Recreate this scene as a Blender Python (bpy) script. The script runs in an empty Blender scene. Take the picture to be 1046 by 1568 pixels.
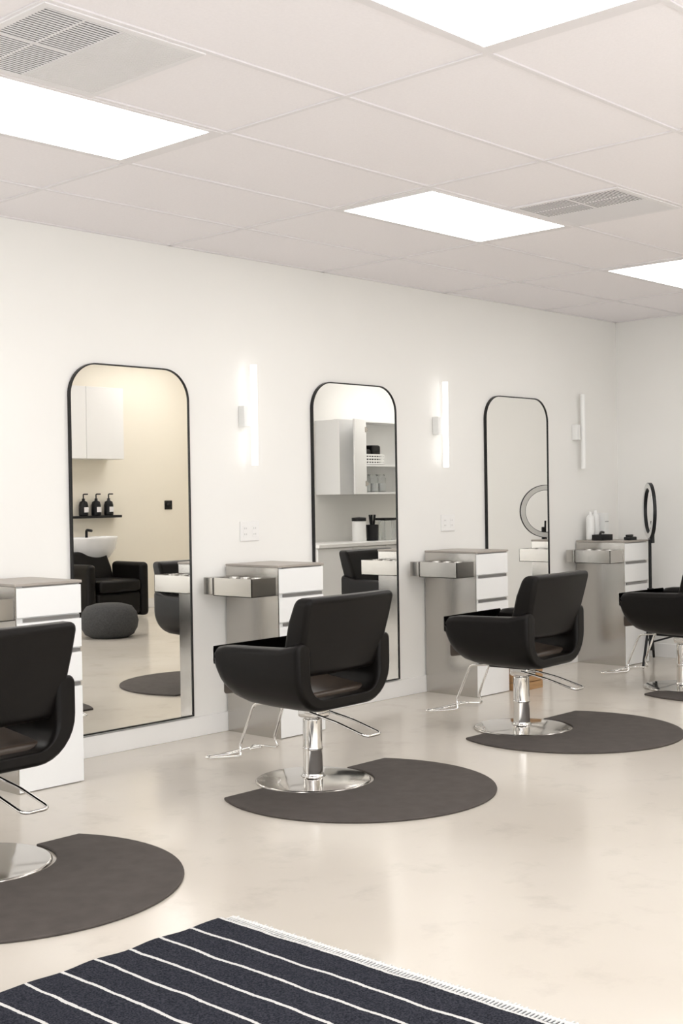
import bpy, bmesh, math, random
from mathutils import Vector, Matrix
random.seed(3)
SC = bpy.context.scene
SC.view_settings.view_transform = 'Standard'
SC.view_settings.exposure = 0.0

# ------------------------------------------------------------------ materials
def mat(name, col, rough=0.5, metal=0.0, noise=0.0, nscale=5.0, bump=0.0, bscale=50.0,
        emit=None, estr=0.0, coat=0.0, stretch=None, spec=None, trans=0.0, rvar=0.0, col2=None, sheen=0.0):
    m = bpy.data.materials.new(name); m.use_nodes = True
    nt = m.node_tree; b = nt.nodes['Principled BSDF']
    b.inputs['Base Color'].default_value = (*col, 1)
    b.inputs['Roughness'].default_value = rough
    b.inputs['Metallic'].default_value = metal
    if coat: b.inputs['Coat Weight'].default_value = coat
    if spec is not None: b.inputs['Specular IOR Level'].default_value = spec
    if trans: b.inputs['Transmission Weight'].default_value = trans
    if sheen: b.inputs['Sheen Weight'].default_value = sheen
    if emit:
        b.inputs['Emission Color'].default_value = (*emit, 1)
        b.inputs['Emission Strength'].default_value = estr
    tc = nt.nodes.new('ShaderNodeTexCoord'); mp = nt.nodes.new('ShaderNodeMapping')
    nt.links.new(tc.outputs['Object'], mp.inputs['Vector'])
    if stretch: mp.inputs['Scale'].default_value = stretch
    n = nt.nodes.new('ShaderNodeTexNoise'); n.inputs['Scale'].default_value = nscale
    n.inputs['Detail'].default_value = 5
    nt.links.new(mp.outputs[0], n.inputs['Vector'])
    r = nt.nodes.new('ShaderNodeValToRGB')
    r.color_ramp.elements[0].position = 0.3; r.color_ramp.elements[1].position = 0.7
    c2 = col2 if col2 else tuple(c*(1-noise) for c in col)
    r.color_ramp.elements[0].color = (*c2, 1); r.color_ramp.elements[1].color = (*col, 1)
    nt.links.new(n.outputs['Fac'], r.inputs['Fac']); nt.links.new(r.outputs[0], b.inputs['Base Color'])
    if rvar:
        mr = nt.nodes.new('ShaderNodeMapRange'); mr.inputs['To Min'].default_value = rough-rvar; mr.inputs['To Max'].default_value = rough+rvar
        nt.links.new(n.outputs['Fac'], mr.inputs['Value']); nt.links.new(mr.outputs[0], b.inputs['Roughness'])
    if bump:
        n2 = nt.nodes.new('ShaderNodeTexNoise'); n2.inputs['Scale'].default_value = bscale
        nt.links.new(mp.outputs[0], n2.inputs['Vector'])
        bp = nt.nodes.new('ShaderNodeBump'); bp.inputs['Strength'].default_value = bump; bp.inputs['Distance'].default_value = 0.002
        nt.links.new(n2.outputs['Fac'], bp.inputs['Height']); nt.links.new(bp.outputs[0], b.inputs['Normal'])
    return m

M = {}
M['wall'] = mat('wall_paint', (0.875,0.863,0.83), 0.6, noise=0.02, nscale=1.5, bump=0.05, bscale=120)
M['wall2'] = mat('wall_paint_cream', (0.88,0.83,0.72), 0.6, noise=0.02, nscale=1.5)
M['ceil'] = mat('ceiling_tile', (0.94,0.905,0.92), 0.9, noise=0.03, nscale=90, bump=0.2, bscale=160)
M['tbar'] = mat('ceiling_tbar', (0.84,0.81,0.82), 0.5)
M['trimw'] = mat('trim_white', (0.87,0.86,0.84), 0.4, noise=0.01)
M['panel'] = mat('light_diffuser', (0.9,0.9,0.9), 0.5, emit=(1.0,0.985,0.975), estr=6.9)
M['tube'] = mat('sconce_diffuser', (0.9,0.9,0.9), 0.4, emit=(1.0,0.98,0.95), estr=1.5)
M['tubeoff'] = mat('sconce_diffuser_unlit', (0.88,0.88,0.86), 0.4)
M['white'] = mat('white_laminate', (0.87,0.87,0.86), 0.35, noise=0.01)
M['plastic'] = mat('white_plastic', (0.84,0.84,0.82), 0.35)
M['steel'] = mat('brushed_steel', (0.54,0.52,0.49), 0.24, metal=1.0, noise=0.08, nscale=2.5, rvar=.05, bump=.04, bscale=400)
M['chrome'] = mat('chrome', (0.74,0.73,0.71), 0.08, metal=1.0, noise=0.02)
M['chromebase'] = mat('polished_base', (0.60,0.58,0.55), 0.10, metal=1.0, noise=0.05, nscale=8)
M['vinyl'] = mat('black_vinyl', (0.0065,0.0055,0.005), 0.36, noise=0.2, nscale=30, bump=0.12, bscale=250, spec=0.16)
M['seatv'] = mat('seat_vinyl', (0.055,0.040,0.030), 0.33, noise=0.15, nscale=30, bump=0.1, bscale=250, spec=0.5)  # browner than the black vinyl: gloss on the seat put into the colour
M['frame'] = mat('black_frame', (0.010,0.010,0.010), 0.35, spec=.3)
M['black'] = mat('black_plastic', (0.012,0.012,0.013), 0.4, spec=.25)
M['mat'] = mat('rubber_mat', (0.082,0.070,0.063), 0.8, noise=0.2, nscale=14, bump=0.4, bscale=260, spec=.3)
M['mirror'] = mat('mirror_glass', (0.93,0.925,0.90), 0.0, metal=1.0)
M['counter'] = mat('counter_laminate', (0.40,0.36,0.32), 0.35, noise=0.12, nscale=8, stretch=(1,4,1))
M['wood'] = mat('oak_wood', (0.50,0.29,0.13), 0.5, noise=0.35, nscale=7, stretch=(1,1,12))
M['dark'] = mat('plenum_dark', (0.06,0.057,0.06), 0.9)
M['vent'] = mat('vent_enamel', (0.84,0.82,0.83), 0.5)
M['knit'] = mat('knit_wool', (0.06,0.06,0.06), 0.95, noise=0.4, nscale=60, bump=0.6, bscale=80)
M['glass'] = mat('clear_glass', (0.9,0.93,0.93), 0.05, trans=0.9)
M['porc'] = mat('porcelain', (0.87,0.87,0.87), 0.12)
M['day'] = mat('window_daylight', (0.9,0.9,0.9), 0.5, emit=(0.94,0.97,1.0), estr=3.1)
M['slot'] = mat('shadow_gap', (0.30,0.29,0.28), 0.4, metal=0.6)  # semi-metallic grey for steel finger strips, socket slots and small dark parts

# floor: polished concrete
m = mat('polished_concrete', (0.655,0.61,0.545), 0.17, nscale=0.9, col2=(0.605,0.555,0.485), rvar=0.04, spec=0.5)
nt = m.node_tree; b = nt.nodes['Principled BSDF']
ramp = [n for n in nt.nodes if n.type=='VALTORGB'][0]
tc = [n for n in nt.nodes if n.type=='TEX_COORD'][0]
n3 = nt.nodes.new('ShaderNodeTexNoise'); n3.inputs['Scale'].default_value = 4.0; n3.inputs['Detail'].default_value = 12; n3.inputs['Roughness'].default_value=.66; n3.inputs['Distortion'].default_value=0.1
nt.links.new(tc.outputs['Object'], n3.inputs['Vector'])
r3 = nt.nodes.new('ShaderNodeValToRGB'); r3.color_ramp.elements[0].position=0.30; r3.color_ramp.elements[1].position=0.46
r3.color_ramp.elements[0].color=(0.86,0.857,0.855,1); r3.color_ramp.elements[1].color=(1,1,1,1)
nt.links.new(n3.outputs['Fac'], r3.inputs['Fac'])
mx = nt.nodes.new('ShaderNodeMixRGB'); mx.blend_type='MULTIPLY'; mx.inputs['Fac'].default_value=0.75
nt.links.new(ramp.outputs[0], mx.inputs['Color1']); nt.links.new(r3.outputs[0], mx.inputs['Color2'])
nt.links.new(mx.outputs[0], b.inputs['Base Color'])
M['floor'] = m

# rug
m = bpy.data.materials.new('striped_rug_weave'); m.use_nodes=True; nt=m.node_tree; b=nt.nodes['Principled BSDF']
b.inputs['Roughness'].default_value=0.95; b.inputs['Specular IOR Level'].default_value=0.1
tc=nt.nodes.new('ShaderNodeTexCoord'); sp=nt.nodes.new('ShaderNodeSeparateXYZ')
nz=nt.nodes.new('ShaderNodeTexNoise'); nz.inputs['Scale'].default_value=9
nt.links.new(tc.outputs['Object'], nz.inputs['Vector']); nt.links.new(tc.outputs['Object'], sp.inputs[0])
def math_node(op,a,bv):
    n=nt.nodes.new('ShaderNodeMath'); n.operation=op
    for i,v in enumerate((a,bv)):
        if v is None: continue
        if isinstance(v,(int,float)): n.inputs[i].default_value=v
        else: nt.links.new(v,n.inputs[i])
    return n.outputs[0]
wv=nt.nodes.new('ShaderNodeTexNoise'); wv.inputs['Scale'].default_value=200
nt.links.new(tc.outputs['Object'], wv.inputs['Vector'])
wob=math_node('MULTIPLY',nz.outputs['Fac'],0.016)
wob2=math_node('MULTIPLY',wv.outputs['Fac'],0.006)
xx=math_node('ADD',math_node('ADD',sp.outputs['X'],wob),wob2)
fr=math_node('FRACT',math_node('DIVIDE',xx,0.118),None)
ms=math_node('LESS_THAN',fr,0.095)
cr=nt.nodes.new('ShaderNodeValToRGB'); cr.color_ramp.elements[0].position=.35; cr.color_ramp.elements[1].position=.7
cr.color_ramp.elements[0].color=(0.010,0.011,0.016,1); cr.color_ramp.elements[1].color=(0.046,0.048,0.062,1)
nt.links.new(wv.outputs['Fac'],cr.inputs[0])
mx=nt.nodes.new('ShaderNodeMixRGB'); nt.links.new(ms,mx.inputs['Fac']); nt.links.new(cr.outputs[0],mx.inputs['Color1'])
mx.inputs['Color2'].default_value=(0.62,0.61,0.59,1)
nt.links.new(mx.outputs[0],b.inputs['Base Color'])
bp=nt.nodes.new('ShaderNodeBump'); bp.inputs['Strength'].default_value=0.8; bp.inputs['Distance'].default_value=0.003
nt.links.new(wv.outputs['Fac'],bp.inputs['Height']); nt.links.new(bp.outputs[0],b.inputs['Normal'])
M['rug']=m
M['fringe']=mat('rug_fringe', (0.78,0.77,0.75), 0.95, nscale=60, col2=(0.62,0.62,0.61), stretch=(1,3,1), bump=.5, bscale=150)
M['backing']=mat('rug_backing_dark', (0.05,0.05,0.065), 0.95, nscale=60)

# ------------------------------------------------------------------ helpers
def link(o, parent=None):
    SC.collection.objects.link(o)
    if parent: o.parent = parent
    return o
def empty(name, loc=(0,0,0), rot=0.0):
    e = bpy.data.objects.new(name, None); e.location = loc; e.rotation_euler=(0,0,rot); e.empty_display_size=.1
    return link(e)
def obj_from_bm(name, bm, material, parent=None, smooth=False, bevel=0, bseg=3, loc=None, angle=35, subsurf=0):
    bmesh.ops.recalc_face_normals(bm, faces=bm.faces)
    me = bpy.data.meshes.new(name); bm.to_mesh(me); bm.free()
    me.materials.append(material)
    o = bpy.data.objects.new(name, me)
    if loc: o.location = loc
    if bevel:
        md=o.modifiers.new('bevel','BEVEL'); md.width=bevel; md.segments=bseg; md.limit_method='ANGLE'; md.angle_limit=math.radians(angle)
        smooth=True
    if subsurf:
        md=o.modifiers.new('sub','SUBSURF'); md.levels=subsurf; md.render_levels=subsurf
    if smooth:
        for p in me.polygons: p.use_smooth=True
        if not subsurf:
            md=o.modifiers.new('wn','WEIGHTED_NORMAL'); md.keep_sharp=True
    return link(o, parent)
def box(name, lo, hi, material, parent=None, bevel=0, bseg=2):
    return boxes(name,[(lo,hi)],material,parent,bevel,bseg)
def boxes(name, lst, material, parent=None, bevel=0, bseg=2):
    bm=bmesh.new()
    for lo,hi in lst:
        vs=[bm.verts.new((x,y,z)) for x in (lo[0],hi[0]) for y in (lo[1],hi[1]) for z in (lo[2],hi[2])]
        for f in ((0,1,3,2),(4,6,7,5),(0,4,5,1),(2,3,7,6),(0,2,6,4),(1,5,7,3)):
            bm.faces.new([vs[i] for i in f])
    return obj_from_bm(name,bm,material,parent,bevel=bevel,bseg=bseg)
def loft(name, rings, material, parent=None, closed=True, cap=True, smooth=True, bevel=0, bseg=3, loc=None, subsurf=0, angle=35):
    bm=bmesh.new(); R=[[bm.verts.new(p) for p in r] for r in rings]
    n=len(R[0])
    for a,b2 in zip(R[:-1],R[1:]):
        for i in range(n if closed else n-1):
            j=(i+1)%n
            bm.faces.new((a[i],a[j],b2[j],b2[i]))
    if cap:
        bm.faces.new(R[0][::-1]); bm.faces.new(R[-1])
    return obj_from_bm(name,bm,material,parent,smooth=smooth,bevel=bevel,bseg=bseg,loc=loc,subsurf=subsurf,angle=angle)
def lathe(name, prof, material, parent=None, seg=40, loc=(0,0,0), cap=True, sx=1, sy=1, smooth=True):
    rings=[[(r*math.cos(2*math.pi*i/seg)*sx, r*math.sin(2*math.pi*i/seg)*sy, z) for i in range(seg)] for r,z in prof]
    return loft(name,rings,material,parent,cap=cap,smooth=smooth,loc=loc)
def fillet(pts, r=0.03, n=5, closed=False):
    pts=[Vector(p) for p in pts]; out=[]; L=len(pts)
    for i,p in enumerate(pts):
        if not closed and i in (0,L-1): out.append(p); continue
        a=pts[i-1]; c=pts[(i+1)%L]
        da=(a-p); dc=(c-p); rr=min(r, da.length*.45, dc.length*.45)
        A=p+da.normalized()*rr; C=p+dc.normalized()*rr
        for k in range(n+1):
            t=k/n; out.append(A*(1-t)**2+p*2*t*(1-t)+C*t*t)
    return out
def tube(name, pts, r, material, parent=None, seg=10, rad=0.03, closed=False):
    P=fillet(pts,rad,5,closed); n=len(P); rings=[]; nrm=None
    for i,p in enumerate(P):
        a=P[i-1] if (i>0 or closed) else P[0]; c=P[(i+1)%n] if (i<n-1 or closed) else P[-1]
        t=(c-a).normalized()
        if nrm is None:
            nrm=t.orthogonal().normalized()
        nrm=(nrm-t*nrm.dot(t)).normalized(); bn=t.cross(nrm)
        rings.append([tuple(p+nrm*(r*math.cos(2*math.pi*k/seg))+bn*(r*math.sin(2*math.pi*k/seg))) for k in range(seg)])
    if closed: rings.append(rings[0])
    return loft(name,rings,material,parent,cap=not closed,smooth=True)
def prism(name, poly, z0, z1, material, parent=None, bevel=0, axis='z'):
    if axis=='z': rings=[[(x,y,z) for x,y in poly] for z in (z0,z1)]
    else: rings=[[(x,z,y) for x,y in poly] for z in (z0,z1)]
    return loft(name,rings,material,parent,smooth=False,bevel=bevel,bseg=2)

# ------------------------------------------------------------------ room
W=5.42; H=2.72; XR=9.2; X0=-2.2; YB=-1.5; XF=11.0; YN=3.3
XC,YC,HC=5.71,0.539,3.1      # raised ceiling bay at the shampoo area
def room():
    box('floor',(X0-.1,YB-.1,-.1),(XF+.1,W+.1,0),M['floor'])
    boxes('ceiling',[((X0-.1,YC,H+.02),(XF+.1,W+.1,H+.12)),((X0-.1,YB-.1,H+.02),(XC,YC,H+.12)),((XC,YB-.1,HC),(XF+.1,YC,HC+.1)),
        ((XC-.02,YB,H),(XC,YC+.02,HC)),((XC,YC,H),(XF,YC+.02,HC))],M['ceil'])
    box('wall_back',(X0-.1,W,0),(XR+.1,W+.1,H+.02),M['wall'])
    box('wall_right',(XR,YN,0),(XR+.1,W,H+.02),M['wall'])
    box('wall_right_return',(XR+.1,YN,0),(XF,YN+.1,H+.02),M['wall'])
    box('wall_far_right',(XF,YB,0),(XF+.1,YN+.1,HC),M['wall2'])
    box('wall_partition',(8.2,1.88,0),(XF,2.0,H+.02),M['wall'])
    fill_wins=[(-1.6,.5),(.9,3.0),(3.4,5.5)]
    segs=[((X0-.1,YB-.1,2.35),(5.6,YB,HC)),((X0-.1,YB-.1,0),(5.6,YB,.35)),((5.5,YB-.1,0),(XF+.1,YB,HC))]
    xs_=[X0-.1]+[v for w in fill_wins for v in w]
    for i in range(0,len(xs_)-1,2): segs.append(((xs_[i],YB-.1,.35),(xs_[i+1],YB,2.35)))
    boxes('wall_front',segs,M['wall2'])
    boxes('wall_left',[((X0-.1,YB,0),(X0,W,.6)),((X0-.1,YB,2.3),(X0,W,H+.02)),
        ((X0-.1,YB,.6),(X0,-.6,2.3)),((X0-.1,1.4,.6),(X0,1.9,2.3)),((X0-.1,3.9,.6),(X0,W,2.3))],M['wall'])
    for k,(a,b2) in enumerate(((-.6,1.4),(1.9,3.9))):
        e=empty('window_%d'%(k+1),(X0,a,.6)); L=b2-a
        box('pane',(-.07,0.05,0.05),(-.06,L-.05,1.65),M['day'],e)
        boxes('frame',[((-.1,0,0),(0.02,L,.05)),((-.1,0,1.65),(0.02,L,1.7)),((-.1,0,.05),(0.02,.05,1.65)),((-.1,L-.05,.05),(0.02,L,1.65)),((-.055,L/2-.02,.05),(-.0,L/2+.02,1.65))],M['trimw'],e)
    for k,(a,b2) in enumerate(fill_wins):  # unseen storefront panes behind the camera, added as soft daylight fill
        e=empty('window_%d'%(k+3),(a,YB,.35)); L=b2-a
        box('pane',(.05,-.07,.05),(L-.05,-.06,1.95),M['day'],e)
        boxes('frame',[((0,-.1,0),(L,.02,.05)),((0,-.1,1.95),(L,.02,2.0)),((0,-.1,.05),(.05,.02,1.95)),((L-.05,-.1,.05),(L,.02,1.95)),((L/2-.02,-.055,.05),(L/2+.02,0,1.95))],M['trimw'],e)
    bb=.11
    box('baseboard_back',(X0,W-.014,0),(XR,W,bb),M['trimw'],bevel=.003)
    box('baseboard_right',(XR-.014,YN,0),(XR,W-.014,bb),M['trimw'],bevel=.003)
    box('baseboard_front',(5.6,YB,0),(XF,YB+.014,bb),M['trimw'],bevel=.003)
    xs=[4.49+1.22*k for k in range(-6,7)]; ys=[3.589+.61*k for k in range(-9,4)]
    lights=[(5.1+2.44*i, 3.894-1.83*j) for i in range(-2,3) for j in range(0,3)]
    vents=[(2.04,2.979),(5.10,2.979)]
    bars=[]
    for x in xs:
        if X0<x<XF: bars.append(((x-.010,YB if x<XC else YC+.02,H-.004),(x+.010,W if x<XR else YN,H+.022)))
    for y in ys:
        if YB<y<W-.02: bars.append(((X0,y-.010,H-.0045),(XC-.02 if y<YC+.03 else (XF if y<YN else XR),y+.010,H+.022)))
    boxes('trim_ceiling_grid',bars,M['tbar'])
    boxes('trim_ceiling_edge',[((X0,W-.022,H-.004),(XR,W,H+.02)),((XR-.022,YN,H-.004),(XR,W,H+.02))],M['tbar'])
    boxes('trim_ceiling_tile',[((xs[i]+.0115,ys[j]+.0115,H+.001),(xs[i+1]-.0115,ys[j+1]-.0115,H+.018)) for i in range(len(xs)-1) for j in range(len(ys)-1)
          if xs[i]>X0 and xs[i+1]<(XR+.6) and ys[j]>YB and ys[j+1]<W+.01 and not (xs[i+1]>XC+.1 and ys[j]<YC-.1)],M['ceil'])
    lights+=[(9.98,2.75),(7.3,-.75),(9.7,-.75)]  # unseen panels added to brighten the niche and the shampoo bay
    for (x,y) in lights:
        if x>XF-.6 or x<X0+.6 or y<YB: continue
        if x>XR-.6 and y>2.8: continue
        if x>XR-.6 and 1.5<y<2.5: continue
        e=empty('ceiling_light_panel',(x,y,HC if (x>XC and y<YC) else H))
        box('diffuser',(-.545,-.272,-.007),(.545,.272,-.0035),M['panel'],e)
        boxes('housing',[((-.60,-.295,-.006),(-.545,.295,.001)),((.545,-.295,-.006),(.60,.295,.001)),((-.545,-.295,-.006),(.545,-.272,.001)),((-.545,.272,-.006),(.545,.295,.001))],M['tbar'],e)
    for (x,y) in vents:
        e=empty('ceiling_air_vent',(x,y,H)); s=.60
        boxes('frame',[((0.01,0.01,-.008),(s,.035,.0)),((0.01,s-.03,-.008),(s,s-.005,.0)),((0.01,.035,-.008),(.035,s-.03,0)),((s-.025,.035,-.008),(s,s-.03,0)),((.298,.035,-.008),(.306,s-.03,0)),((.035,.298,-.008),(.298,.306,0)),((.166,.035,-.008),(.172,s-.03,0))],M['vent'],e)
        box('plenum',(.035,.035,-.006),(s-.025,s-.03,-.0045),M['dark'],e)  # thin dark sheet paints the unlit void behind the louvres
        sl=[]; n=34
        for k in range(n):
            yy=.04+k*(.53/n); sl.append(((.036,yy,-.0078),(.298,yy+.0065,-.0058)))
        boxes('louvres',sl,M['vent'],e)
        sl=[]
        for k in range(n):
            xx=.308+k*(.267/n); sl.append(((xx,.036,-.0078),(xx+.0064,.57,-.0058)))
        boxes('deflector_louvres',sl,M['vent'],e)
room()

# ------------------------------------------------------------------ mirrors
def rr_poly(w,z0,z1,r,off=0,n=14):
    a,b2=-w/2-off,w/2+off; pts=[(a,z0-off),(b2,z0-off)]
    R=r+off; t=z1+off
    for k in range(n+1):
        th=math.pi/2*k/n; pts.append((b2-R+R*math.cos(th), t-R+R*math.sin(th)))
    for k in range(n+1):
        th=math.pi/2+math.pi/2*k/n; pts.append((a+R+R*math.cos(th), t-R+R*math.sin(th)))
    return pts
def mirror(x):
    e=empty('wall_mirror',(x,W,0)); w=.79
    inner=rr_poly(w-.012,.127,2.033,.165); outer=rr_poly(w-.012,.127,2.033,.165,.007)
    prism('glass',inner,-.018,-.012,M['mirror'],e,axis='y')
    prism('backing',inner,-.011,-.001,M['black'],e,axis='y')
    bm=bmesh.new(); n=len(inner)
    vi=[[bm.verts.new((p[0],y,p[1])) for p in inner] for y in (-.024,-.002)]
    vo=[[bm.verts.new((p[0],y,p[1])) for p in outer] for y in (-.024,-.002)]
    for i in range(n):
        j=(i+1)%n
        bm.faces.new((vi[0][i],vi[0][j],vo[0][j],vo[0][i])); bm.faces.new((vi[1][i],vo[1][i],vo[1][j],vi[1][j]))
        bm.faces.new((vo[0][i],vo[0][j],vo[1][j],vo[1][i])); bm.faces.new((vi[0][i],vi[1][i],vi[1][j],vi[0][j]))
    obj_from_bm('frame',bm,M['frame'],e)
for x in (2.42,4.205,5.98,7.76): mirror(x)

# ------------------------------------------------------------------ sconces & outlets
def sconce(x,on=True):
    e=empty('wall_sconce',(x,W,0))
    t=M['tube'] if on else M['tubeoff']
    lathe('light_tube',[(.001,1.515),(.019,1.517),(.019,2.098),(.001,2.10)],t,e,seg=20,loc=(0,-.06,0))
    box('mount_block',(-.07,-.05,1.74),(-.02,-.001,1.86),M['plastic'],e,bevel=.003)
    box('arm',(-.02,-.045,1.785),(.0,-.03,1.815),M['plastic'],e)
for x,on in ((3.25,True),(5.06,True),(6.85,True),(8.59,False)): sconce(x,on)
def outlet(x,z=1.135,w=.15,hh=.115):
    e=empty('wall_outlet',(x,W,z))
    box('plate',(-w/2,-.008,-hh/2),(w/2,0,hh/2),M['trimw'],e,bevel=.003)
    for k in (-1,1):
        box('socket',(k*.037-.017,-.010,-.034),(k*.037+.017,-.008,.034),M['trimw'],e,bevel=.001)
        for zz in (-.017,.017):
            boxes('slots',[((k*.037-.008,-.0105,zz-.005),(k*.037-.006,-.0098,zz+.005)),((k*.037+.006,-.0105,zz-.005),(k*.037+.008,-.0098,zz+.005))],M['slot'],e)
outlet(3.3); outlet(5.06); outlet(6.93)

# ------------------------------------------------------------------ stations
def station(x,w=.36):
    e=empty('styling_station',(x,0,0)); y0=4.98; y1=W-.016; t=.955
    box('carcass',(.006,y0+.02,0),(w,y1,t-.014),M['white'],e)
    box('side_panel',(0,y0+.002,0),(.0055,y1,t-.014),M['steel'],e)
    box('top',(-.003,y0-.003,t-.013),(w+.003,y1,t),M['counter'],e,bevel=.002)
    zz=[(.80,.935),(.64,.775),(.48,.615),(.004,.455)]
    for i,(a,b2) in enumerate(zz):
        box('drawer_front_%d'%(i+1) if i<3 else 'door_front',(.007,y0,a),(w-.001,y0+.019,b2),M['white'],e,bevel=.002)
    boxes('finger_slots',[((.05,y0+.012,b2+.002),(w-.002,y0+.0195,b2+.018)) for a,b2 in zz[:4]],M['slot'],e)
    tx=-.19; a,b2=4.99,5.30; z0,z1=.79,.89; th=.004
    boxes('tool_tray',[((tx,a,z0),(0,b2,z0+th)),((tx,a,z0),(tx+th,b2,z1)),((tx,a,z0),(0,a+th,z1)),((tx,b2-th,z0),(0,b2,z1+.0))],M['steel'],e)
    box('tray_wing',(tx-.01,b2,z0+.005),(-.0,b2+.07,z1),M['steel'],e,bevel=.003)
    box('tray_lid',(tx+.01,a+.01,z1-.022),(-.004,b2-.01,z1-.018),M['steel'],e)
    for i in range(3):
        lathe('holder_%d'%(i+1),[(.030,z1-.06),(.030,z1+.001),(.026,z1+.001),(.026,z1-.05)],M['steel'],e,seg=24,loc=(tx+.095,a+.06+i*.09,0),cap=False)
        lathe('holder_well_%d'%(i+1),[(.001,z1-.014),(.0255,z1-.014),(.0255,z1-.010),(.001,z1-.010)],M['slot'],e,seg=24,loc=(tx+.095,a+.06+i*.09,0))  # dark disc fills each cup in place of the shade inside
for x in (3.2,4.86,6.66): station(x)
station(8.54)

# ------------------------------------------------------------------ salon chair
def shell_ring(y,zt,zb,ins=0.0,w=.325,r=.17,t=.088,tb=.055,n=8):
    w=w-ins; t=t-2*ins; zb=zb+ins; zt=zt-ins; tb=tb-1.6*ins; r=r-ins
    rt=min(t/2,.030); wi=w-t; pts=[]
    for k in range(n+1):
        th=math.pi+math.pi/2*k/n; pts.append((-w+r+r*math.cos(th), zb+r+r*math.sin(th)))
    for k in range(n+1):
        th=1.5*math.pi+math.pi/2*k/n; pts.append((w-r+r*math.cos(th), zb+r+r*math.sin(th)))
    for k in range(5):
        th=math.pi/2*k/4; pts.append((w-rt+rt*math.cos(th), zt-rt+rt*math.sin(th)))
    for k in range(5):
        th=math.pi/2+math.pi/2*k/4; pts.append((wi+rt+rt*math.cos(th), zt-rt+rt*math.sin(th)))
    ri=max(.05,r-t+.01); zi=zb+tb
    for k in range(n+1):
        th=2*math.pi-math.pi/2*k/n; pts.append((wi-ri+ri*math.cos(th), zi+ri+ri*math.sin(th)))
    for k in range(n+1):
        th=1.5*math.pi-math.pi/2*k/n; pts.append((-wi+ri+ri*math.cos(th), zi+ri+ri*math.sin(th)))
    for k in range(5):
        th=math.pi/2*k/4; pts.append((-wi-rt+rt*math.cos(th), zt-rt+rt*math.sin(th)))
    for k in range(5):
        th=math.pi/2+math.pi/2*k/4; pts.append((-w+rt+rt*math.cos(th), zt-rt+rt*math.sin(th)))
    return [(x,y,z) for x,z in pts]
def chair(x,y,rot=0.0):
    e=empty('salon_chair',(x,y,0),rot)
    V=M['vinyl']
    lathe('base_disc',[(.001,.0),(.268,.0),(.27,.006),(.262,.012),(.15,.018),(.06,.024),(.001,.025)],M['chromebase'],e,seg=72)
    lathe('hydraulic_column',[(.062,.02),(.052,.03),(.047,.04),(.046,.15),(.049,.152),(.049,.16),(.046,.162),(.045,.29),(.038,.295),(.030,.297),(.030,.37),(.001,.37)],M['chrome'],e,seg=40)
    box('seat_plate',(-.12,-.12,.352),(.12,.14,.378),M['black'],e,bevel=.005)
    box('pump_housing',(-.05,-.07,.30),(.05,.05,.352),M['chrome'],e,bevel=.012)
    tube('pump_lever',[(-.05,-.03,.33),(-.055,-.20,.30),(-.055,-.37,.255),(.055,-.37,.255),(.055,-.20,.30),(.05,-.03,.33)],.006,M['chrome'],e,rad=.03)
    for s,nm in ((-1,'footrest_left'),(1,'footrest_right')):
        tube(nm,[(s*.10,.10,.37),(s*.11,.27,.35),(s*.12,.36,.14),(s*.13,.34,.095),(s*.19,.50,.075),(s*.17,.55,.075),(s*.06,.47,.08),(s*.07,.40,.10)],.007,M['chrome'],e,rad=.025)
    tube('footrest_bar',[(-.18,.52,.075),(.18,.52,.075)],.007,M['chrome'],e)
    sx=-.068
    def off(ring): return [(a+sx,b2,c) for a,b2,c in ring]
    rings=[]
    for (yy,zt,zb,i) in ((-.272,.70,.383,.018),(-.268,.70,.382,.008),(-.258,.695,.380,.002),(-.24,.688,.378,0),(-.15,.668,.376,0),(0,.664,.378,0),(.12,.662,.385,0),(.19,.660,.402,0),(.235,.655,.428,.002),(.255,.645,.447,.008),(.268,.632,.465,.016),(.274,.615,.482,.024)):
        rings.append(off(shell_ring(yy,zt,zb,i)))
    loft('arm_shell',rings,V,e)
    bm=bmesh.new(); w=.235
    vs=[bm.verts.new((sx+a*w,yy,z)) for (yy,zl,zh) in ((-.20,.415,.455),(.0,.42,.475),(.22,.43,.505),(.285,.42,.495)) for a,z in ((-1,zl),(1,zl),(1,zh),(-1,zh))]
    for i in range(3):
        for k in range(4):
            bm.faces.new((vs[i*4+k],vs[i*4+(k+1)%4],vs[i*4+4+(k+1)%4],vs[i*4+4+k]))
    bm.faces.new(vs[0:4]); bm.faces.new(vs[12:16])
    obj_from_bm('seat_cushion',bm,M['seatv'],e,bevel=.015,bseg=4)
    rings=[]
    for (z,yb,th,w) in ((.535,-.225,.10,.258),(.57,-.24,.115,.270),(.66,-.265,.12,.290),(.78,-.295,.115,.300),(.86,-.315,.10,.302),(.892,-.32,.085,.298)):
        ring=[]
        for a,c in ((-1,0),(-.5,-.012),(0,-.018),(.5,-.012),(1,0)): ring.append((sx+a*w,yb+c,z))
        for a,c in ((1,0),(.5,-.012),(0,-.018),(-.5,-.012),(-1,0)): ring.append((sx+a*w,yb+th+c,z))
        rings.append(ring)
    loft('back_pad',rings,V,e,bevel=.024,bseg=4,angle=50)
    return e
chairs=[(2.48,4.14,.04),(4.25,4.14,.05),(5.95,4.14,.08),(7.86,4.14,.0)]
for c in chairs: chair(*c)

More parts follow.
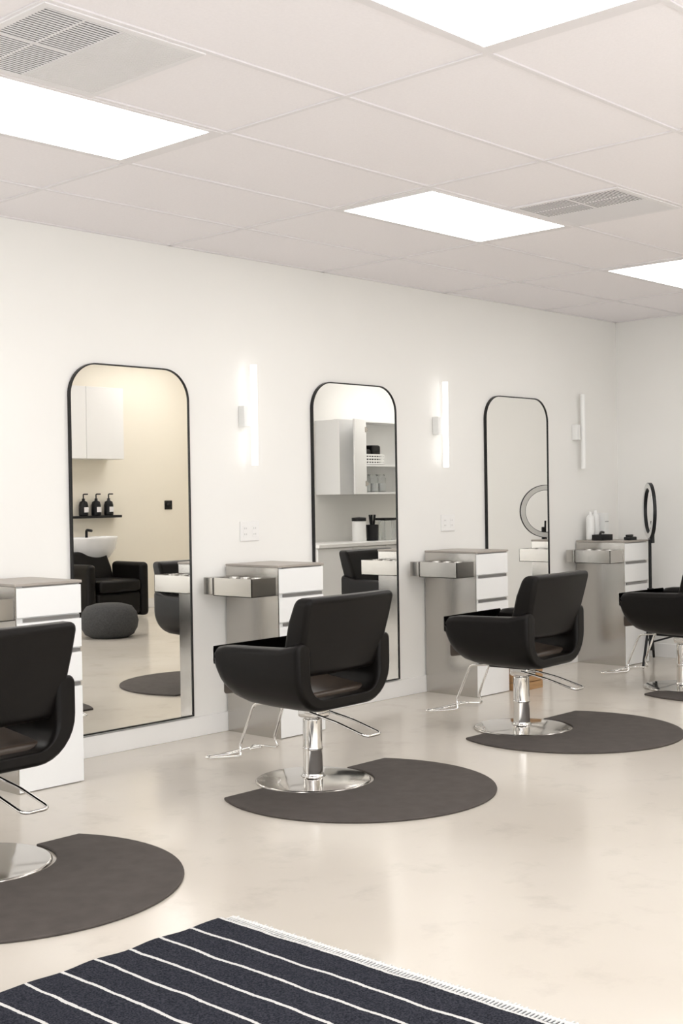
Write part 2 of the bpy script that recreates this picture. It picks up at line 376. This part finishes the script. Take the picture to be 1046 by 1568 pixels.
# ------------------------------------------------------------------ mats
def floor_mat(cx,cy,bx,by,chord=4.185,r=.625,nr=.285):
    e=empty('anti_fatigue_mat',(cx,cy,0)); pts=[]
    dy=chord-cy; a0=math.asin(dy/r); n=64
    for k in range(n+1):
        th=a0-(math.pi+2*a0)*k/n; pts.append((r*math.cos(th),r*math.sin(th)))
    ox,oy=bx-cx,by-cy
    s=math.asin((dy-oy)/nr)
    pts.append((ox-nr*math.cos(s)-.05,dy))
    for k in range(25):
        th=math.pi-s+(math.pi+2*s)*k/24
        pts.append((ox+nr*math.cos(th),oy+nr*math.sin(th)))
    pts.append((ox+nr*math.cos(s)+.05,dy))
    prism('rubber_pad',pts,0.0,.012,M['mat'],e,bevel=.005)
floor_mat(2.42,3.87,2.48,4.14); floor_mat(4.27,3.87,4.25,4.14); floor_mat(6.03,3.88,5.95,4.14); floor_mat(7.95,3.88,7.86,4.14)

# ------------------------------------------------------------------ rug
e=empty('striped_rug',(2.64,0,0))
bm=bmesh.new(); nx,ny=60,60; x0,x1,ya,yb=-1.75,0,.9,2.985
g=[[bm.verts.new((x0+(x1-x0)*i/nx, ya+(yb-ya)*j/ny+ .004*math.sin(i*.9), .009+.0015*math.sin(i*.7)*math.sin(j*.5))) for j in range(ny+1)] for i in range(nx+1)]
for i in range(nx):
    for j in range(ny): bm.faces.new((g[i][j],g[i+1][j],g[i+1][j+1],g[i][j+1]))
o=obj_from_bm('weave',bm,M['rug'],e,smooth=False)
md=o.modifiers.new('sol','SOLIDIFY'); md.thickness=.008; md.offset=-1
box('fringe_backing',(-.002,ya,.0003),(.046,yb,.0075),M['backing'],e)
box('fringe_band',(.038,ya,.001),(.052,yb,.010),M['fringe'],e,bevel=.002)
ff=[]; k=ya
while k<yb-.006:
    dx=random.uniform(.010,.022)
    ff.append(((-.004,k,.001),(.040,k+.0050,.0105))); ff.append(((.050,k,.001),(.050+dx,k+.005,.005))); k+=.0125
boxes('fringe_threads',ff,M['fringe'],e)

# ------------------------------------------------------------------ ring light
e=empty('ring_light',(8.83,4.925,0)); B=M['black']
th=math.radians(28.7+11)
u=Vector((math.cos(th),math.sin(th),0)); nn=Vector((-u.y,u.x,0)); zc=1.18
def ringmesh(name,r0,r1,t0,t1,mt):
    rings=[]; N=56
    for k in range(N+1):
        a=2*math.pi*k/N; ring=[]
        for r,t in ((r0,t0),(r1,t0),(r1,t1),(r0,t1)):
            p=u*(r*math.cos(a))+nn*t; ring.append((p.x,p.y,zc+r*math.sin(a)))
        rings.append(ring)
    loft(name,rings,mt,e,cap=False,smooth=False)
ringmesh('ring_housing',.172,.217,-.014,.012,B)
ringmesh('ring_diffuser',.176,.213,.0122,.016,M['plastic'])
tube('stand_pole',[(0,0,.12),(0,0,.96)],.012,B,e)
tube('pole_sleeve',[(0,0,.10),(0,0,.55)],.016,B,e)
lathe('pole_clamp',[(.001,.54),(.024,.54),(.024,.58),(.001,.58)],B,e,seg=16)
for k,a in enumerate((200,300,25)):
    a=math.radians(a); R=(.38,.38,.28)[k]
    dx,dy=R*math.cos(a),R*math.sin(a)
    tube('tripod_leg_%d'%(k+1),[(0,0,.42),(dx,dy,.012)],.010,B,e)
    tube('leg_brace_%d'%(k+1),[(0,0,.16),(dx*.5,dy*.5,.215)],.007,B,e)
tube('phone_arm',[(0,0,.93),(.02,-.02,1.0),(.01,-.01,1.10)],.008,B,e)
box('phone_clamp',(-.02,-.03,.93),(.022,-.012,1.05),B,e,bevel=.003)

# ------------------------------------------------------------------ items on last station
T=.955
e=empty('product_bottle',(8.63,5.33,T))
lathe('bottle',[(.001,0),(.032,0),(.034,.01),(.034,.17),(.026,.19),(.012,.20),(.012,.225),(.001,.225)],M['plastic'],e,seg=24)
e=empty('product_bottle',(8.72,5.34,T))
lathe('bottle',[(.001,0),(.030,0),(.032,.01),(.032,.19),(.024,.205),(.014,.21),(.014,.235),(.001,.235)],M['plastic'],e,seg=24)
e=empty('product_box',(8.79,5.31,T))
box('carton',(-.028,-.03,0),(.028,.03,.21),M['plastic'],e,bevel=.002); box('flap',(-.026,-.032,.14),(.026,-.0305,.145),M['slot'],e)
e=empty('tool_caddy',(8.64,5.23,T))
boxes('caddy_tray',[((-.08,-.045,0),(.08,.045,.008)),((-.08,-.045,.008),(-.074,.045,.045)),((.074,-.045,.008),(.08,.045,.045)),((-.074,-.045,.008),(.074,-.04,.045)),((-.074,.04,.008),(.074,.045,.045))],M['black'],e,bevel=.002)
tube('hair_clip',[(-.07,-.02,.04),(-.02,.0,.065),(.05,.02,.06)],.01,M['black'],e)
e=empty('phone_dock',(8.77,5.06,T))
box('dock_base',(-.05,-.03,0),(.05,.03,.025),M['black'],e,bevel=.006); box('dock_lip',(-.04,-.005,.025),(.04,.02,.042),M['black'],e,bevel=.004)
e=empty('wooden_crate',(7.17,5.05,0))
boxes('slats',[((-.13,-.15,z),(.13,-.138,z+.05)) for z in (.0,.056,.112)]+[((-.13,.138,z),(.13,.15,z+.05)) for z in (.0,.056,.112)]+
      [((-.13,-.138,z),(-.118,.138,z+.05)) for z in (.0,.056,.112)]+[((.118,-.138,z),(.13,.138,z+.05)) for z in (.0,.056,.112)]+[((-.118,-.138,.004),(.118,.138,.014))],M['wood'],e,bevel=.002)
boxes('posts',[((a*.117-.01,b2*.137-.01,0),(a*.117+.01,b2*.137+.01,.165)) for a in (-1,1) for b2 in (-1,1)],M['wood'],e)

# ------------------------------------------------------------------ opposite side (seen in mirrors)
e=empty('upper_cabinet',(8.15,YB,1.80))
box('carcass',(0,0.001,0),(1.06,.30,.83),M['white'],e)
for k in range(2): box('door_%d'%(k+1),(.53*k+.002,.302,.002),(.53*k+.527,.32,.828),M['white'],e,bevel=.002)
e=empty('bottle_shelf',(9.0,YB,1.13))
box('board',(-.40,.001,-.015),(.30,.14,.014),M['black'],e)
for x in (8.80,8.98,9.16):
    e=empty('pump_bottle',(x,YB+.07,1.1445))
    lathe('body',[(.001,0),(.052,0),(.055,.01),(.055,.12),(.045,.16),(.018,.175),(.018,.20),(.001,.20)],M['black'],e,seg=24)
    tube('pump',[(0,0,.19),(0,0,.25),(.05,.02,.25)],.008,M['black'],e,rad=.01)
    box('label',(-.03,.0555,.04),(.03,.0565,.10),M['vent'],e)
e=empty('thermostat',(10.12,YB,1.25))
box('backplate',(-.06,0.001,-.055),(.06,.01,.055),M['black'],e,bevel=.02); lathe('dial',[(.001,0),(.04,0),(.04,.02),(.001,.021)],M['black'],e,seg=24).rotation_euler=(-math.pi/2,0,0)
e=empty('shampoo_chair',(8.62,-.95,0)); V=M['vinyl']
box('seat_base',(-.30,-.12,.04),(.30,.42,.30),V,e,bevel=.04); box('seat_cushion',(-.28,-.12,.30),(.28,.45,.44),V,e,bevel=.04)
box('arm_left',(-.42,-.15,.02),(-.30,.42,.62),V,e,bevel=.05,bseg=4); box('arm_right',(.30,-.15,.02),(.42,.42,.62),V,e,bevel=.05,bseg=4)
rings=[[(a*w,y,z) for a,y in ((-1,yb),(0,yb-.02),(1,yb),(1,yb+.1),(0,yb+.08),(-1,yb+.1))] for z,yb,w in ((.36,-.14,.29),(.55,-.20,.29),(.74,-.28,.27))]
loft('back_rest',rings,V,e,bevel=.03,angle=50)
lathe('basin_bowl',[(.10,.62),(.22,.66),(.30,.76),(.33,.88),(.335,.90),(.31,.90),(.28,.80),(.18,.70),(.001,.68)],M['porc'],e,seg=40,loc=(.16,-.30,0),cap=False,sy=.62)
box('basin_stand',(-.1,-.53,.0),(.3,-.38,.66),M['white'],e,bevel=.02)
tube('faucet',[(.2,-.46,.86),(.2,-.46,.98),(.2,-.36,.97)],.016,M['black'],e,rad=.03)
e=empty('knitted_pouf',(7.46,.82,0))
prof=[(.001,.0),(.17,.0),(.23,.03),(.265,.09),(.275,.16),(.26,.24),(.215,.30),(.13,.325),(.02,.33)]
N=96; rings=[[((r*(1+.018*math.sin(28*2*math.pi*i/N+(k%2)*math.pi)))*math.cos(2*math.pi*i/N),(r*(1+.018*math.sin(28*2*math.pi*i/N+(k%2)*math.pi)))*math.sin(2*math.pi*i/N),z) for i in range(N)] for k,(r,z) in enumerate(prof)]
loft('knit_body',rings,M['knit'],e,smooth=True)

# niche kitchenette on partition (faces +Y)
Y2=2.0
e=empty('base_cabinet',(8.55,Y2,0)); Lc=XF-8.55-.01
box('carcass',(0,.001,.08),(Lc,.56,.84),M['white'],e); box('toe_kick',(0.02,.001,0),(Lc,.50,.08),M['slot'],e)
box('countertop',(-.01,.001,.842),(Lc,.61,.875),M['trimw'],e,bevel=.003)
n=5
for k in range(n): box('door_%d'%(k+1),(Lc/n*k+.003,.562,.085),(Lc/n*(k+1)-.003,.58,.835),M['white'],e,bevel=.002)
e=empty('open_cabinet',(9.50,Y2,1.345)); cw=1.2; ch=.74; d=.33
boxes('carcass',[((0,.001,0),(.018,d,ch)),((cw-.018,.001,0),(cw,d,ch)),((.018,.001,0),(cw-.018,d,.018)),((.018,.001,ch-.018),(cw-.018,d,ch)),((.018,.001,.018),(cw-.018,.01,ch-.018)),((.018,.01,.28),(cw-.018,d-.02,.298))],M['white'],e)
dr=box('door',(-.33,0,0),(0,.018,ch),M['white'],e,bevel=.002); dr.location=(.0,d+.01,0); dr.rotation_euler=(0,0,math.radians(-22))
for z in (.08,.62): boxes('hinge_%d'%int(z*100),[((-.03,d+.03,z),(-.005,d+.042,z+.05)),((.0,d+.0,z+.01),(.04,d+.02,z+.04))],M['steel'],e)
box('side_cabinet',(-.36,.001,0),(-.002,d,ch),M['white'],e)
e=empty('storage_basket',(9.72,Y2+.17,1.345+.299))
bk=[((-.16,-.1,0),(.16,.1,.006))]
for z in (.0,.03,.06,.09): bk+= [((-.16,.095,z),(.16,.1,z+.018)),((-.16,-.1,z),(.16,-.095,z+.018)),((-.16,-.095,z),(-.155,.095,z+.018)),((.155,-.095,z),(.16,.095,z+.018))]
for k in range(9): bk+=[((-.16+k*.039,.0952,0),(-.152+k*.039,.0998,.108))]
boxes('weave',bk,M['plastic'],e)
boxes('towels',[((-.14,-.08,.008),(-.02,.08,.16)),((0,-.08,.008),(.13,.08,.20))],M['black'],e,bevel=.02)
for x in (9.66,9.78,9.9):
    e=empty('glass_jar',(x,Y2+.2,1.3645))
    lathe('jar',[(.001,0),(.05,0),(.052,.01),(.052,.14),(.04,.16),(.04,.18),(.001,.18)],M['glass'],e,seg=20)
    lathe('contents',[(.001,.012),(.042,.012),(.042,.09),(.001,.09)],M['plastic'],e,seg=16)
e=empty('canister',(9.42,Y2+.32,.876)); lathe('body',[(.001,0),(.07,0),(.07,.20),(.001,.20)],M['plastic'],e,seg=24); lathe('lid',[(.001,.201),(.073,.201),(.073,.235),(.001,.24)],M['black'],e,seg=24)
e=empty('brush_holder',(9.60,Y2+.34,.876)); lathe('cup',[(.001,0),(.06,0),(.065,.16),(.058,.16),(.055,.02),(.001,.02)],M['black'],e,seg=24)
for k in range(5): tube('brush_%d'%(k+1),[(0,0,.02),(.03*math.cos(k*1.3),.03*math.sin(k*1.3),.26)],.009,M['black'],e)
e=empty('glass_container',(9.80,Y2+.34,.876)); boxes('box',[((-.09,-.07,0),(.09,.07,.2))],M['glass'],e,bevel=.01); box('lid',(-.095,-.075,.201),(.095,.075,.225),M['black'],e,bevel=.004)

# ------------------------------------------------------------------ world
w=bpy.data.worlds.new('world'); SC.world=w; w.use_nodes=True
w.node_tree.nodes['Background'].inputs[0].default_value=(0.9,0.95,1,1); w.node_tree.nodes['Background'].inputs[1].default_value=1.0

# ------------------------------------------------------------------ camera
f,yaw,pitch,roll,h=1944.1*1.02,.7468,.0129,.0152,1.3337
F=Vector((math.cos(yaw)*math.cos(pitch),math.sin(yaw)*math.cos(pitch),-math.sin(pitch)))
Rt=Vector((math.sin(yaw),-math.cos(yaw),0)); D=F.cross(Rt)
c,s=math.cos(roll),math.sin(roll)
r2=Rt*c+D*s; d2=-Rt*s+D*c
cam=bpy.data.cameras.new('camera'); cam.sensor_fit='VERTICAL'; cam.sensor_height=36; cam.lens=f/1600*36; cam.clip_start=.05
co=bpy.data.objects.new('camera',cam)
co.matrix_world=Matrix(((r2.x,-d2.x,-F.x,0),(r2.y,-d2.y,-F.y,0),(r2.z,-d2.z,-F.z,h),(0,0,0,1)))
SC.collection.objects.link(co); SC.camera=co
